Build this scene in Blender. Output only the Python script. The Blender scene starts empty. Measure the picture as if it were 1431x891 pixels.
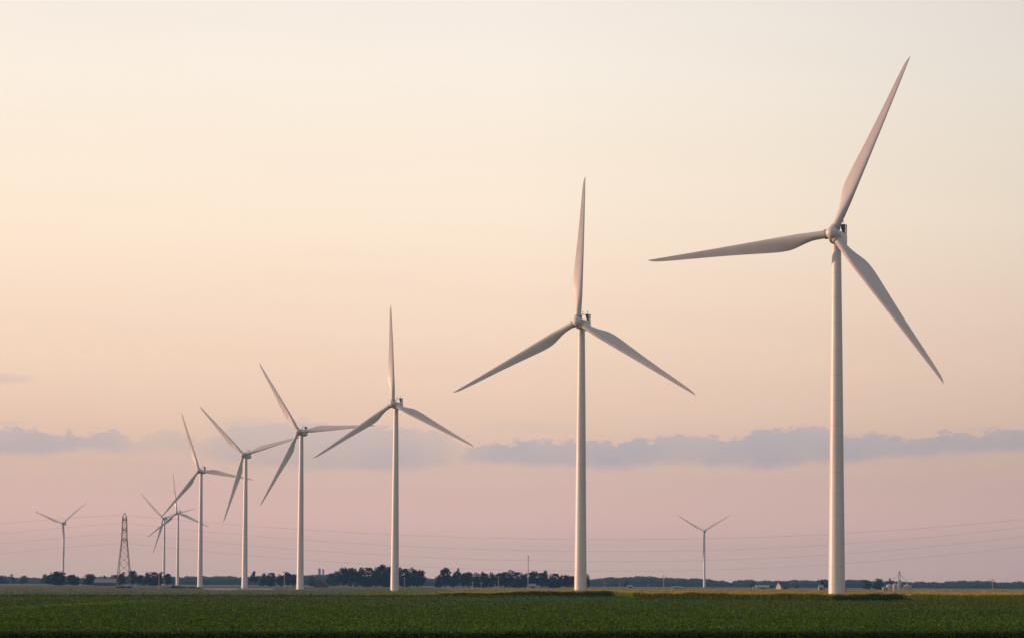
import bpy, math, random
import numpy as np
from mathutils import Vector, Matrix
R = math.radians
S = bpy.context.scene
C = S.collection
random.seed(7); rng = np.random.default_rng(7)

# ------------------------------------------------------------------ camera
FPX = 3975.0                       # focal length in photograph pixels (1431 wide)
H = 3.6                            # eye height
PITCH, ROLL = R(3.0), R(0.30)
SH = 369.5 - FPX*math.tan(PITCH)
cam_d = bpy.data.cameras.new('camera'); cam = bpy.data.objects.new('camera', cam_d); C.objects.link(cam)
cam_d.sensor_width = 36; cam_d.lens = FPX/1431*36; cam_d.shift_y = SH/1431
cam_d.clip_start = 1; cam_d.clip_end = 60000
CAMROT = Matrix.Rotation(R(90)+PITCH, 3, 'X') @ Matrix.Rotation(ROLL, 3, 'Z')
cam.matrix_world = Matrix.Translation((0, 0, H)) @ CAMROT.to_4x4()
S.camera = cam
S.render.resolution_x, S.render.resolution_y = 1024, 637

def ray(x, y):
    return CAMROT @ Vector(((x-715.5)/FPX, -(y-445.5-SH)/FPX, -1))
def at(x, D, z=0.0):
    """world point in the column of photo pixel x, D metres away, z metres high"""
    y = 815.0
    for _ in range(4):
        r = ray(x, y); zz = H + r.z*D/r.y
        y += (zz-z)*FPX/D
    r = ray(x, y); t = D/r.y
    return Vector((r.x*t, D, z))
def yh(x): return 815 + math.tan(ROLL)*(x-715.5)
def px2h(D, topy, x): return H + (yh(x)-topy)*D/FPX       # height of something whose top shows at topy

# ------------------------------------------------------------------ sky
SUN_AZ, SUN_EL = R(-78), R(4.5)      # azimuth measured from the view direction (+Y), clockwise
w = bpy.data.worlds.new('World'); S.world = w; w.use_nodes = True
nt = w.node_tree; nt.nodes.clear(); N = nt.nodes; L = nt.links
def mth(op, a, b=None, c=None, clamp=False, tree=None):
    n = (tree or nt).nodes.new('ShaderNodeMath'); n.operation = op; n.use_clamp = clamp
    for i, v in enumerate((a, b, c)):
        if v is None: continue
        if isinstance(v, (int, float)): n.inputs[i].default_value = v
        else: (tree or nt).links.new(v, n.inputs[i])
    return n.outputs[0]
def lin(c):
    return tuple((v/255/12.92 if v/255 <= .04045 else ((v/255+.055)/1.055)**2.4) for v in c)
def ramp(tree, fac, els, interp='LINEAR'):
    n = tree.nodes.new('ShaderNodeValToRGB'); cr = n.color_ramp; cr.interpolation = interp
    while len(cr.elements) > 1: cr.elements.remove(cr.elements[-1])
    cr.elements[0].position = els[0][0]; cr.elements[0].color = (*els[0][1], 1)
    for p, c in els[1:]:
        e = cr.elements.new(p); e.color = (*c, 1)
    tree.links.new(fac, n.inputs[0]); return n.outputs[0]
def mix(tree, f, a, b, mode='MIX'):
    n = tree.nodes.new('ShaderNodeMix'); n.data_type = 'RGBA'; n.blend_type = mode; n.clamp_result = False
    for i, v in ((0, f), (6, a), (7, b)):
        if isinstance(v, (int, float)): n.inputs[i].default_value = v
        elif isinstance(v, tuple): n.inputs[i].default_value = (*v, 1) if len(v) == 3 else v
        else: tree.links.new(v, n.inputs[i])
    return n.outputs[2]
tc = N.new('ShaderNodeTexCoord'); sp = N.new('ShaderNodeSeparateXYZ'); L.new(tc.outputs['Generated'], sp.inputs[0])
AZ = mth('ARCTAN2', sp.outputs[0], sp.outputs[1]); EL = mth('ARCSINE', sp.outputs[2])
elc = mth('MAXIMUM', EL, 0.0)
tt = mth('POWER', mth('DIVIDE', elc, math.pi/2), 0.5)
def te(y): return math.sqrt(max(0, math.atan((815-y)/FPX))/(math.pi/2))
SKYC = [(815, (226, 186, 166)), (790, (232, 192, 172)), (760, (238, 193, 174)), (730, (235, 191, 177)), (680, (224, 187, 175)),
        (640, (223, 190, 172)), (580, (237, 202, 180)), (500, (246, 213, 189)), (400, (252, 224, 200)),
        (300, (255, 234, 211)), (200, (253, 236, 216)), (100, (251, 239, 224)), (0, (247, 236, 225))]
els = [(te(y), lin(c)) for y, c in SKYC]
els += [(math.sqrt(20/90), (.64, .62, .60)), (math.sqrt(35/90), (.40, .42, .47)), (1.0, (.20, .23, .31))]
base = ramp(nt, tt, els)
lf = mth('MULTIPLY_ADD', mth('COSINE', mth('SUBTRACT', AZ, SUN_AZ)), 0.5, 0.5)
azm = ramp(nt, lf, [(0, (.48, .45, .47)), (.3, (.60, .59, .60)), (.42, (.70, .71, .74)), (.516, (.83, .845, .86)), (.56, (.93, .935, .94)), (.604, (1, 1, 1)), (.69, (1.015, 1.0, .985)), (1, (1.2, 1.02, .85))])
base = mix(nt, 1.0, base, azm, 'MULTIPLY')
# clouds: a low bank whose upper and lower outlines follow curves of azimuth, roughened by noise
def az_of(x): return math.atan((x-715.5)/FPX)
def el_of(x, y): return math.atan((yh(x)-y)/math.hypot(FPX, x-715.5))
def fcurve(inp, pts):
    n = N.new('ShaderNodeFloatCurve'); cv = n.mapping.curves[0]
    n.mapping.use_clip = False
    cv.points[0].location = pts[0]; cv.points[1].location = pts[-1]
    for p in pts[1:-1]: cv.points.new(*p)
    for p in cv.points: p.handle_type = 'VECTOR'
    n.mapping.update(); L.new(inp, n.inputs[1]); return n.outputs[0]
A0 = R(12); U = mth('MULTIPLY_ADD', AZ, 1/(2*A0), 0.5, clamp=True)
def uu(x): return (az_of(x)+A0)/(2*A0)
E0, E1 = R(2.0), R(3.6)
V = mth('MULTIPLY_ADD', EL, 1/(E1-E0), -E0/(E1-E0))
def vv(x, y): return (el_of(x, y)-E0)/(E1-E0)
TOP = [(-60, 600), (0, 594), (35, 596), (70, 604), (95, 602), (118, 606), (140, 600), (155, 597), (168, 598), (178, 606), (188, 618), (196, 612), (210, 606), (232, 598), (250, 602),
       (280, 612), (300, 603), (330, 593), (380, 590), (430, 588), (480, 590), (520, 596), (560, 594), (600, 598), (632, 606), (645, 628), (656, 622), (690, 617), (720, 616),
       (742, 611), (765, 613), (800, 616), (830, 611), (860, 616), (900, 612), (935, 607), (955, 603), (968, 610), (1000, 607), (1020, 612), (1050, 605), (1062, 597), (1110, 594), (1155, 594),
       (1180, 606), (1215, 603), (1250, 608), (1290, 611), (1320, 602), (1345, 601), (1370, 604), (1400, 598), (1431, 597), (1490, 602)]
BOT = [(-60, 642), (60, 640), (130, 632), (185, 640), (230, 632), (290, 640), (350, 655), (450, 662), (560, 660), (640, 655), (680, 650), (760, 656), (900, 656), (1040, 656), (1180, 650), (1300, 644), (1350, 640), (1431, 634), (1490, 632)]
STR = [(-60, .9), (100, .85), (160, .75), (184, .45), (200, .32), (240, .45), (275, .25), (310, .5), (420, .62), (560, .72), (610, .55), (640, .25), (655, .7), (700, .92), (900, .97), (1100, .97), (1431, .95), (1490, .9)]
cvec = N.new('ShaderNodeCombineXYZ'); L.new(mth('MULTIPLY', AZ, 1.0), cvec.inputs[0]); L.new(mth('MULTIPLY', EL, 2.0), cvec.inputs[1])
def noise(vec, scale, detail=5, rough=.55, tree=None):
    t = tree or nt
    n = t.nodes.new('ShaderNodeTexNoise'); n.inputs['Scale'].default_value = scale; n.inputs['Detail'].default_value = detail
    n.inputs['Roughness'].default_value = rough
    if vec is not None: t.links.new(vec, n.inputs['Vector'])
    return n.outputs[0]
nz = mth('SUBTRACT', noise(cvec.outputs[0], 170, 9, .64), .5)
nz2 = mth('SUBTRACT', noise(cvec.outputs[0], 40, 4, .55), .5)
top = fcurve(U, [(uu(x), vv(x, y)) for x, y in TOP]); bot = fcurve(U, [(uu(x), vv(x, y)) for x, y in BOT])
stg = fcurve(U, [(uu(x), s) for x, s in STR])
dt = mth('ADD', mth('SUBTRACT', top, V), mth('MULTIPLY', nz, .42))
mt = N.new('ShaderNodeMapRange'); mt.interpolation_type = 'SMOOTHSTEP'; L.new(dt, mt.inputs[0]); mt.inputs[1].default_value = -.01; mt.inputs[2].default_value = .055
db = mth('ADD', mth('SUBTRACT', V, bot), mth('MULTIPLY', nz2, .22))
mb = N.new('ShaderNodeMapRange'); mb.interpolation_type = 'SMOOTHSTEP'; L.new(db, mb.inputs[0]); mb.inputs[1].default_value = -.03; mb.inputs[2].default_value = .13
cm = mth('MULTIPLY', mth('MULTIPLY', mt.outputs[0], mb.outputs[0]), stg)
cm = mth('MULTIPLY', cm, mth('MULTIPLY_ADD', nz2, .9, .92), clamp=True)
ccol = ramp(nt, mth('MULTIPLY_ADD', V, 1, 0), [(0, lin((184, 170, 174))), (.45, lin((187, 176, 180))), (.9, lin((203, 187, 186)))])
ccol = mix(nt, 1.0, ccol, azm, 'MULTIPLY')
base = mix(nt, cm, base, ccol)
# faint high wisps, pinkish
wv = N.new('ShaderNodeCombineXYZ'); L.new(mth('MULTIPLY', AZ, 1.0), wv.inputs[0]); L.new(mth('MULTIPLY', EL, 7.0), wv.inputs[1])
wn = N.new('ShaderNodeMapRange'); L.new(noise(wv.outputs[0], 9, 6, .55), wn.inputs[0]); wn.inputs[1].default_value = .45; wn.inputs[2].default_value = .75
wm = mth('MULTIPLY', wn.outputs[0], .16, clamp=True)
base = mix(nt, wm, base, mix(nt, 1.0, base, (.93, .88, .93), 'MULTIPLY'))
# one small grey streak high on the left
def blob(x, y, wx, wy, k):
    du = mth('DIVIDE', mth('SUBTRACT', AZ, az_of(x)), wx/FPX); dv = mth('DIVIDE', mth('ADD', mth('SUBTRACT', EL, el_of(x, y)), mth('MULTIPLY', nz, .0016)), wy/FPX)
    g = mth('SUBTRACT', 1.0, mth('ADD', mth('POWER', mth('ABSOLUTE', du), 2), mth('POWER', mth('ABSOLUTE', dv), 2)), clamp=True)
    return mth('MULTIPLY', g, k)
for b in ((5, 528, 46, 8, .45), (10, 590, 40, 4, .3), (345, 598, 60, 22, .3), (745, 596, 90, 10, .15), (1370, 600, 40, 6, .2)):
    base = mix(nt, blob(*b), base, ccol)
# physical sky adds its own faint colour
sky = N.new('ShaderNodeTexSky'); sky.sky_type = 'NISHITA'; sky.sun_disc = False
sky.sun_elevation = SUN_EL; sky.sun_rotation = SUN_AZ; sky.altitude = 200; sky.dust_density = 1.5
nsk = mix(nt, 1.0, sky.outputs[0], (.015, .015, .015), 'MULTIPLY')
tot = mix(nt, 1.0, base, nsk, 'ADD')
bg = N.new('ShaderNodeBackground'); L.new(tot, bg.inputs[0]); bg.inputs[1].default_value = 1.0
wo = N.new('ShaderNodeOutputWorld'); L.new(bg.outputs[0], wo.inputs[0])

sd = bpy.data.lights.new('sun', 'SUN'); so = bpy.data.objects.new('sun', sd); C.objects.link(so)
sd.energy = 4.4; sd.color = (1.0, .54, .34); sd.angle = R(.6)
sdir = Vector((math.sin(SUN_AZ)*math.cos(SUN_EL), math.cos(SUN_AZ)*math.cos(SUN_EL), math.sin(SUN_EL)))
so.rotation_euler = sdir.to_track_quat('Z', 'Y').to_euler()
so.location = (-60, -40, 80)

S.view_settings.view_transform = 'Standard'; S.view_settings.look = 'None'; S.view_settings.exposure = 0; S.view_settings.gamma = 1
S.render.engine = 'CYCLES'
S.cycles.volume_bounces = 1; S.cycles.max_bounces = 6; S.cycles.transparent_max_bounces = 8

# ------------------------------------------------------------------ materials
def mat(name, c1, c2=None, scale=1.0, rough=.8, detail=4, c3=None, big=0.01, trans=0, spec=.3, lo=.35, hi=.65, stretch=None, bump=0, k3=.5):
    m = bpy.data.materials.new(name); m.use_nodes = True; t = m.node_tree; b = t.nodes['Principled BSDF']
    b.inputs['Roughness'].default_value = rough; b.inputs['Specular IOR Level'].default_value = spec
    g = t.nodes.new('ShaderNodeNewGeometry'); vec = g.outputs['Position']
    if stretch:
        mp = t.nodes.new('ShaderNodeMapping'); mp.inputs['Scale'].default_value = stretch; t.links.new(vec, mp.inputs[0]); vec = mp.outputs[0]
    col = None
    if c2:
        f = noise(vec, scale, detail, .6, t)
        col = ramp(t, f, [(lo, c1), (hi, c2)])
        if c3:
            f2 = noise(vec, big, 3, .6, t)
            mr = t.nodes.new('ShaderNodeMapRange'); t.links.new(f2, mr.inputs[0]); mr.inputs[1].default_value = .4; mr.inputs[2].default_value = .7; mr.inputs[4].default_value = k3
            col = mix(t, mr.outputs[0], col, c3)
        t.links.new(col, b.inputs['Base Color'])
        if bump:
            bn = t.nodes.new('ShaderNodeBump'); bn.inputs['Strength'].default_value = bump; t.links.new(f, bn.inputs['Height']); t.links.new(bn.outputs[0], b.inputs['Normal'])
    else:
        b.inputs['Base Color'].default_value = (*c1, 1)
    if trans:
        tr = t.nodes.new('ShaderNodeBsdfTranslucent'); ms = t.nodes.new('ShaderNodeMixShader'); ms.inputs[0].default_value = trans
        if col is not None: t.links.new(col, tr.inputs[0])
        else: tr.inputs[0].default_value = (*c1, 1)
        t.links.new(b.outputs[0], ms.inputs[1]); t.links.new(tr.outputs[0], ms.inputs[2])
        t.links.new(ms.outputs[0], t.nodes['Material Output'].inputs[0])
    return m
M = {}
M['white'] = mat('turbine_white_paint', (.63, .62, .64), (.73, .72, .74), .6, .38, 5, spec=.4, stretch=(1, 1, .12), lo=.3, hi=.7)
M['blade'] = mat('blade_gelcoat', (.60, .585, .60), (.67, .655, .67), .3, .42, 4, spec=.4, lo=.3, hi=.7)
M['seam'] = mat('tower_seam_paint', (.42, .42, .42), rough=.5)
M['dark'] = mat('radiator_dark', (.03, .03, .035), rough=.5)
M['steel'] = mat('galvanised_steel_weathered', (.085, .075, .075), (.13, .11, .105), 2.0, .6)
M['wire'] = mat('conductor', (.13, .11, .11), rough=.6)
M['soil'] = mat('ground_soil_and_grass', (.05, .07, .028), (.085, .095, .04), .05, .95, 6, c3=(.16, .13, .07), big=.002, k3=.6)
M['soy'] = mat('soybean_leaf', (.024, .064, .009), (.175, .295, .034), 5.0, .85, 4, c3=(.05, .075, .005), big=.045, trans=.3, spec=.04, lo=.40, hi=.62, k3=.5)
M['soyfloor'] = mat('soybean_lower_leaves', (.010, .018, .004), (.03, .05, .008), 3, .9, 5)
M['yweed'] = mat('yellow_green_weed', (.10, .19, .008), (.15, .24, .01), 3, .6, 3, trans=.3)
M['corn'] = mat('corn_leaf', (.12, .225, .008), (.22, .31, .018), .8, .6, 4, trans=.5, c3=(.17, .16, .03), big=.03, k3=.5)
M['tassel'] = mat('corn_tassel', (.42, .31, .07), (.54, .42, .12), 2, .8, 3, trans=.2)
M['hay'] = mat('low_grass_field', (.035, .058, .004), (.06, .082, .008), .12, .95, 6, c3=(.085, .09, .02), big=.006, stretch=(.35, 1, 1), bump=.3)
M['stubble'] = mat('tan_stubble', (.15, .12, .08), (.22, .17, .11), .03, .95, 5)
M['gravel'] = mat('pale_gravel', (.22, .20, .16), (.42, .38, .33), .9, .95, 6)
M['leaf'] = mat('tree_leaf_dark', (.014, .022, .014), (.030, .038, .020), .35, .85, 3, trans=.15, spec=.1)
M['leaf2'] = mat('tree_leaf_mid', (.030, .045, .020), (.055, .07, .028), .35, .85, 3, trans=.15, spec=.1)
M['leaf3'] = mat('tree_leaf_russet', (.07, .05, .025), (.10, .07, .035), .35, .85, 3, trans=.15, spec=.1)
M['weed'] = mat('weed_leaf', (.015, .035, .008), (.035, .065, .015), .6, .9, 3)
M['bark'] = mat('bark', (.06, .05, .04), (.10, .085, .07), 3, .9)
M['wood'] = mat('weathered_pole_wood', (.32, .29, .27), (.44, .40, .37), 3, .9)
M['barnred'] = mat('barn_red_roof', (.12, .065, .055), (.15, .08, .065), .6, .8)
M['redwall'] = mat('red_brown_wall', (.09, .055, .05), (.11, .065, .06), .6, .8)
M['metalroof'] = mat('grey_metal_roof', (.22, .23, .26), (.30, .31, .34), .8, .5)
M['shed'] = mat('white_siding', (.28, .27, .27), (.36, .35, .34), .8, .6)
M['roofdark'] = mat('dark_shingle', (.05, .05, .055), (.08, .08, .085), 1.5, .8)
M['bin'] = mat('grain_bin_steel', (.36, .35, .34), (.46, .45, .44), .5, .45, stretch=(1, 1, 6))
M['glass'] = mat('window_glass_dark', (.03, .035, .04), rough=.2)

# ------------------------------------------------------------------ object helpers
def link(o, parent=None):
    C.objects.link(o)
    if parent: o.parent = parent
    return o
def tag(o, label=None, cat=None, group=None, kind=None):
    if label: o['label'] = label
    if cat: o['category'] = cat
    if group: o['group'] = group
    if kind: o['kind'] = kind
    return o
def empty(name, loc, rz=0):
    o = bpy.data.objects.new(name, None); C.objects.link(o); o.location = loc; o.rotation_euler = (0, 0, rz); o.empty_display_size = .5
    return o
def np_mesh(name, V, F, mats, idx=None, smooth=False):
    """V (n,3); F (m,4) or (m,3)"""
    me = bpy.data.meshes.new(name); V = np.asarray(V, np.float32); F = np.asarray(F, np.int32); k = F.shape[1]
    me.vertices.add(len(V)); me.vertices.foreach_set('co', V.ravel())
    me.loops.add(F.size); me.loops.foreach_set('vertex_index', F.ravel())
    me.polygons.add(len(F)); me.polygons.foreach_set('loop_start', np.arange(0, F.size, k, dtype=np.int32)); me.polygons.foreach_set('loop_total', np.full(len(F), k, np.int32))
    for m in mats: me.materials.append(m)
    if idx is not None: me.polygons.foreach_set('material_index', np.asarray(idx, np.int32))
    if smooth: me.polygons.foreach_set('use_smooth', np.ones(len(F), bool))
    me.update(calc_edges=True); me.validate(); return me
class MB:
    def __init__(s): s.v = []; s.f = []; s.mi = []
    def add(s, vs, fs, mi=0):
        o = len(s.v); s.v += [tuple(v) for v in vs]; s.f += [tuple(i+o for i in f) for f in fs]; s.mi += [mi]*len(fs)
    def box(s, a, b, mi=0, taper=1.0):
        (x0, y0, z0), (x1, y1, z1) = a, b; cx, cy = (x0+x1)/2, (y0+y1)/2
        g = lambda x, c: c+(x-c)*taper
        s.add([(x0, y0, z0), (x1, y0, z0), (x1, y1, z0), (x0, y1, z0), (g(x0, cx), g(y0, cy), z1), (g(x1, cx), g(y0, cy), z1), (g(x1, cx), g(y1, cy), z1), (g(x0, cx), g(y1, cy), z1)],
              [(0, 3, 2, 1), (4, 5, 6, 7), (0, 1, 5, 4), (1, 2, 6, 5), (2, 3, 7, 6), (3, 0, 4, 7)], mi)
    def tube(s, p, q, r0, r1=None, n=8, mi=0, cap=True):
        r1 = r0 if r1 is None else r1; p, q = Vector(p), Vector(q); d = (q-p).normalized()
        a = d.orthogonal().normalized(); b = d.cross(a)
        if abs(d.z) > .999: a, b = Vector((1, 0, 0)), Vector((0, 1 if d.z > 0 else -1, 0))
        vs = [p+(a*math.cos(2*math.pi*i/n)+b*math.sin(2*math.pi*i/n))*r0 for i in range(n)]+[q+(a*math.cos(2*math.pi*i/n)+b*math.sin(2*math.pi*i/n))*r1 for i in range(n)]
        fs = [(i, (i+1) % n, n+(i+1) % n, n+i) for i in range(n)]
        if cap: fs += [tuple(range(n-1, -1, -1)), tuple(range(n, 2*n))]
        s.add(vs, fs, mi)
    def lathe(s, prof, n=24, mi=0, axis='z', c=(0, 0, 0)):
        vs = []
        for r, z in prof:
            for i in range(n):
                a = 2*math.pi*i/n; x, y = r*math.cos(a), r*math.sin(a)
                vs.append((c[0]+x, c[1]+y, c[2]+z) if axis == 'z' else (c[0]+x, c[1]+z, c[2]+y))
        fs = []
        for k in range(len(prof)-1):
            for i in range(n):
                q = (k*n+i, k*n+(i+1) % n, (k+1)*n+(i+1) % n, (k+1)*n+i); fs.append(q if axis == 'z' else q[::-1])
        s.add(vs, fs, mi)
    def mesh(s, name, mats, smooth=False, ang=None):
        me = bpy.data.meshes.new(name); me.from_pydata(s.v, [], s.f)
        if not isinstance(mats, (list, tuple)): mats = [mats]
        for m in mats: me.materials.append(m)
        me.polygons.foreach_set('material_index', s.mi)
        if smooth:
            me.polygons.foreach_set('use_smooth', [True]*len(s.f))
            if ang: me.set_sharp_from_angle(angle=R(ang))
        me.update(); return me
def ob(name, me, parent=None, loc=None):
    o = bpy.data.objects.new(name, me); link(o, parent)
    if loc is not None: o.location = loc
    return o
def copy_tree(o, parent=None):
    c = o.copy(); C.objects.link(c)
    if parent: c.parent = parent
    for ch in list(o.children): copy_tree(ch, c)
    return c
def sheet(name, pts, z, m):
    vs = [(p[0], p[1], z) for p in pts]
    me = bpy.data.meshes.new(name); me.from_pydata(vs, [], [tuple(range(len(vs)))]); me.materials.append(m)
    o = ob(name, me); o['kind'] = 'structure'; return o

# ------------------------------------------------------------------ ground and fields
g = MB(); n = 24; ext = 9000
for i in range(n):
    for j in range(n):
        x0, x1 = -ext+2*ext*i/n, -ext+2*ext*(i+1)/n; y0, y1 = -ext+2*ext*j/n, -ext+2*ext*(j+1)/n
        g.add([(x0, y0, 0), (x1, y0, 0), (x1, y1, 0), (x0, y1, 0)], [(0, 1, 2, 3)])
tag(ob('ground', g.mesh('ground', M['soil'])), kind='structure')

def interp(x, tab):
    return float(np.interp(x, [t[0] for t in tab], [t[1] for t in tab]))
SOYFAR = [(-300, 560), (0, 585), (600, 668), (790, 690), (858, 700), (886, 610), (1165, 568), (1200, 580), (1262, 583), (1292, 560), (1431, 503), (1750, 440)]
SOYNEAR = [(-300, 167), (0, 172), (1431, 195), (1750, 200)]
CORNFRONT = [(480, 690), (600, 676), (790, 698), (858, 708), (886, 618), (1165, 576), (1200, 588), (1262, 591), (1292, 568), (1431, 511), (1750, 446)]
CORNBACK = [(480, 900), (560, 1120), (700, 1190), (1100, 1180), (1431, 1130), (1750, 1100)]
def strip(name, near, far, x0, x1, z, m, step=40):
    a = [at(x, interp(x, near)) for x in np.arange(x0, x1+1, step)]; b = [at(x, interp(x, far)) for x in np.arange(x0, x1+1, step)]
    mbx = MB()
    for i in range(len(a)-1):
        mbx.add([(a[i].x, a[i].y, z), (a[i+1].x, a[i+1].y, z), (b[i+1].x, b[i+1].y, z), (b[i].x, b[i].y, z)], [(0, 1, 2, 3)])
    return tag(ob(name, mbx.mesh(name, m)), kind='structure')
strip('low_grass_field', SOYFAR, [(-900, 2350), (900, 2350)], -600, 720, .02, M['hay'])
strip('pale_stubble_field', [(-900, 2400), (600, 2400), (601, 1500), (2300, 1500)], [(-900, 2560), (600, 2560), (601, 2450), (2300, 2450)], -800, 2240, .03, M['stubble'], 40)
strip('distant_tan_field', [(-900, 3300), (2300, 2900)], [(-900, 4300), (2300, 4300)], -800, 2240, .03, M['stubble'], 80)

# leaf quads: centre, size, random orientation
def quads(P, size, tilt=1.0, aspect=.6):
    n = len(P); size = np.broadcast_to(size, (n,))
    a = rng.uniform(0, 2*np.pi, n); e = rng.normal(0, tilt, n)
    u = np.stack([np.cos(a), np.sin(a), np.sin(e)*.7], 1); u /= np.linalg.norm(u, axis=1)[:, None]
    t = rng.normal(0, 1, (n, 3)); t[:, 2] *= .45; v = np.cross(u, t); v[:] = np.cross(u, v) if False else v
    v2 = np.stack([-np.sin(a), np.cos(a), rng.normal(0, tilt, n)], 1); v2 -= (v2*u).sum(1)[:, None]*u; v2 /= np.linalg.norm(v2, axis=1)[:, None]
    hu = u*size[:, None]*.5; hv = v2*size[:, None]*.5*aspect
    V = np.stack([P-hu, P-hv, P+hu, P+hv], 1).reshape(-1, 3)
    F = np.arange(4*n).reshape(n, 4)
    return V, F
def img_scatter(n, near, far, x0, x1, z):
    """points on the field, denser towards the camera"""
    xs = rng.uniform(x0, x1, n)
    dn = np.interp(xs, [t[0] for t in near], [t[1] for t in near]); df = np.interp(xs, [t[0] for t in far], [t[1] for t in far])
    inv = rng.uniform(0, 1, n); D = 1/(inv/dn+(1-inv)/df)
    az = (xs-715.5)/FPX
    return np.stack([az*D, D, np.full(n, z)], 1), D
# soybean crop
SC = .6
P, D = img_scatter(330000, SOYNEAR, SOYFAR, -220, 1650, 0)
row = np.sin(P[:, 0]*2*np.pi/.76*.5)
hill = .05*np.sin(P[:, 0]*.9+P[:, 1]*.11)+.05*np.sin(P[:, 1]*.23-P[:, 0]*.05)+.04*np.sin(P[:, 0]*2.3+1.7*np.sin(P[:, 1]*.31))
P[:, 2] = SC+hill+rng.normal(0, .075, len(P))
V1, F1 = quads(P, .19*(D/190)**.55*rng.uniform(.6, 1.3, len(P)), .5, .75)
# front edge foliage, ground to canopy
n2 = 42000; xs = rng.uniform(-220, 1650, n2); dn = np.interp(xs, [t[0] for t in SOYNEAR], [t[1] for t in SOYNEAR]); q = rng.uniform(0, 1, n2)
Dn = dn+rng.uniform(-.45, 1.2, n2)*1.0-.25*np.sin(xs*.05)-.15*np.sin(xs*.21); P2 = np.stack([(xs-715.5)/FPX*Dn, Dn, SC*q**.8+rng.normal(0, .04, n2)], 1)
V2, F2 = quads(P2, .15*rng.uniform(.6, 1.3, n2), .7, .75)
# weed rim at the far edge
n3 = 16000; xs = rng.uniform(-220, 880, n3); df = np.interp(xs, [t[0] for t in SOYFAR], [t[1] for t in SOYFAR]); Df = df+rng.uniform(-3, 0, n3)
P3 = np.stack([(xs-715.5)/FPX*Df, Df, SC+.05+rng.normal(0, .14, n3)], 1); V3, F3 = quads(P3, .35*rng.uniform(.6, 1.3, n3), .8, .6)
Vs = np.concatenate([V1, V2, V3]); Fs = np.concatenate([F1, F2+len(V1), F3+len(V1)+len(V2)])
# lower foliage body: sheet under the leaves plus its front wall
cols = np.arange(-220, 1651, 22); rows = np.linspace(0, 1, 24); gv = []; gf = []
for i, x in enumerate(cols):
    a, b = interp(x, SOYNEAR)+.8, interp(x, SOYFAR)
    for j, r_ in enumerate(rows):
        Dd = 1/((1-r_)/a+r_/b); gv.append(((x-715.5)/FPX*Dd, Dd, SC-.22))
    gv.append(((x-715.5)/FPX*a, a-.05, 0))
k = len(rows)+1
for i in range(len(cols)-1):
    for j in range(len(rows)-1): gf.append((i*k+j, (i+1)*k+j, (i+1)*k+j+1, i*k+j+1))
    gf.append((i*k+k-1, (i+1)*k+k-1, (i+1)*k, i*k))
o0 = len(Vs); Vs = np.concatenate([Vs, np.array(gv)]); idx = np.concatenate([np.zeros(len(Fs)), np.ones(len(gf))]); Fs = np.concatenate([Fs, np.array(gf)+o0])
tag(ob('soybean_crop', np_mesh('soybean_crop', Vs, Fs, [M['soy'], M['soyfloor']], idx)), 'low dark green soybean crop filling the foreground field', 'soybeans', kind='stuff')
# yellow-green weed patch
c = at(120, 361); n4 = 2600
P4 = np.stack([c.x+rng.normal(0, .9, n4), c.y+rng.normal(0, 30, n4), SC+.09+rng.normal(0, .1, n4)], 1)
Vq, Fq = quads(P4, .22*rng.uniform(.6, 1.3, n4), .6, .7)
tag(ob('weed_patch', np_mesh('weed_patch', Vq, Fq, [M['yweed']])), 'brighter yellow green weeds standing in the dark soybeans at left', 'weeds', kind='stuff')

# corn crop
HC = 1.72
def corn_plants(P, hs, lw=.11, nl=6):
    n = len(P); Vl = []; 
    for k in range(nl):
        zb = hs*(.25+.68*(k+.5)/nl)+rng.normal(0, .05, n); a = rng.uniform(0, 2*np.pi, n); ln = rng.uniform(.35, .6, n)
        d = np.stack([np.cos(a), np.sin(a), np.zeros(n)], 1); s = np.stack([-np.sin(a), np.cos(a), np.zeros(n)], 1)*lw*.5
        p0 = P.copy(); p0[:, 2] = zb; p1 = p0+d*ln[:, None]*.55; p1[:, 2] += ln*.42; p2 = p0+d*ln[:, None]; p2[:, 2] += ln*.12
        Vl.append(np.stack([p0-s*.6, p0+s*.6, p1+s, p1-s], 1)); Vl.append(np.stack([p1-s, p1+s, p2+s*.3, p2-s*.3], 1))
    Vl = np.concatenate(Vl).reshape(-1, 3)
    ht = hs; T = []
    for k in range(3):
        a = rng.uniform(0, 2*np.pi, n); s = np.stack([np.cos(a), np.sin(a), np.zeros(n)], 1)*.045
        p0 = P.copy(); p0[:, 2] = ht-.02; p1 = p0+s*rng.uniform(0, 4, n)[:, None]; p1[:, 2] = ht+rng.uniform(.12, .26, n)
        T.append(np.stack([p0-s, p0+s, p1+s, p1-s], 1))
    st = np.stack([np.ones(n), np.zeros(n), np.zeros(n)], 1)*.025
    q0 = P.copy(); q0[:, 2] = 0; q1 = P.copy(); q1[:, 2] = ht; Vst = np.stack([q0-st, q0+st, q1+st, q1-st], 1).reshape(-1, 3)
    T = np.concatenate(T)
    xp = 715.5+P[:, 0]/P[:, 1]*FPX; keep = np.tile(rng.uniform(0, 1, n) < np.clip((xp-540)/260, .08, 1), 3); T = T[keep].reshape(-1, 3)
    V = np.concatenate([Vl, Vst, T]); F = np.arange(len(V)).reshape(-1, 4)
    idx = np.concatenate([np.zeros((len(Vl)+len(Vst))//4), np.ones(len(T)//4)]); return V, F, idx
n5 = 15000; xs = rng.uniform(500, 1700, n5); df = np.interp(xs, [t[0] for t in CORNFRONT], [t[1] for t in CORNFRONT])+rng.exponential(2.2, n5)
Pa = np.stack([(xs-715.5)/FPX*df, df, np.zeros(n5)], 1)
Pb, Db = img_scatter(16000, CORNFRONT, CORNBACK, 490, 1700, 0)
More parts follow.
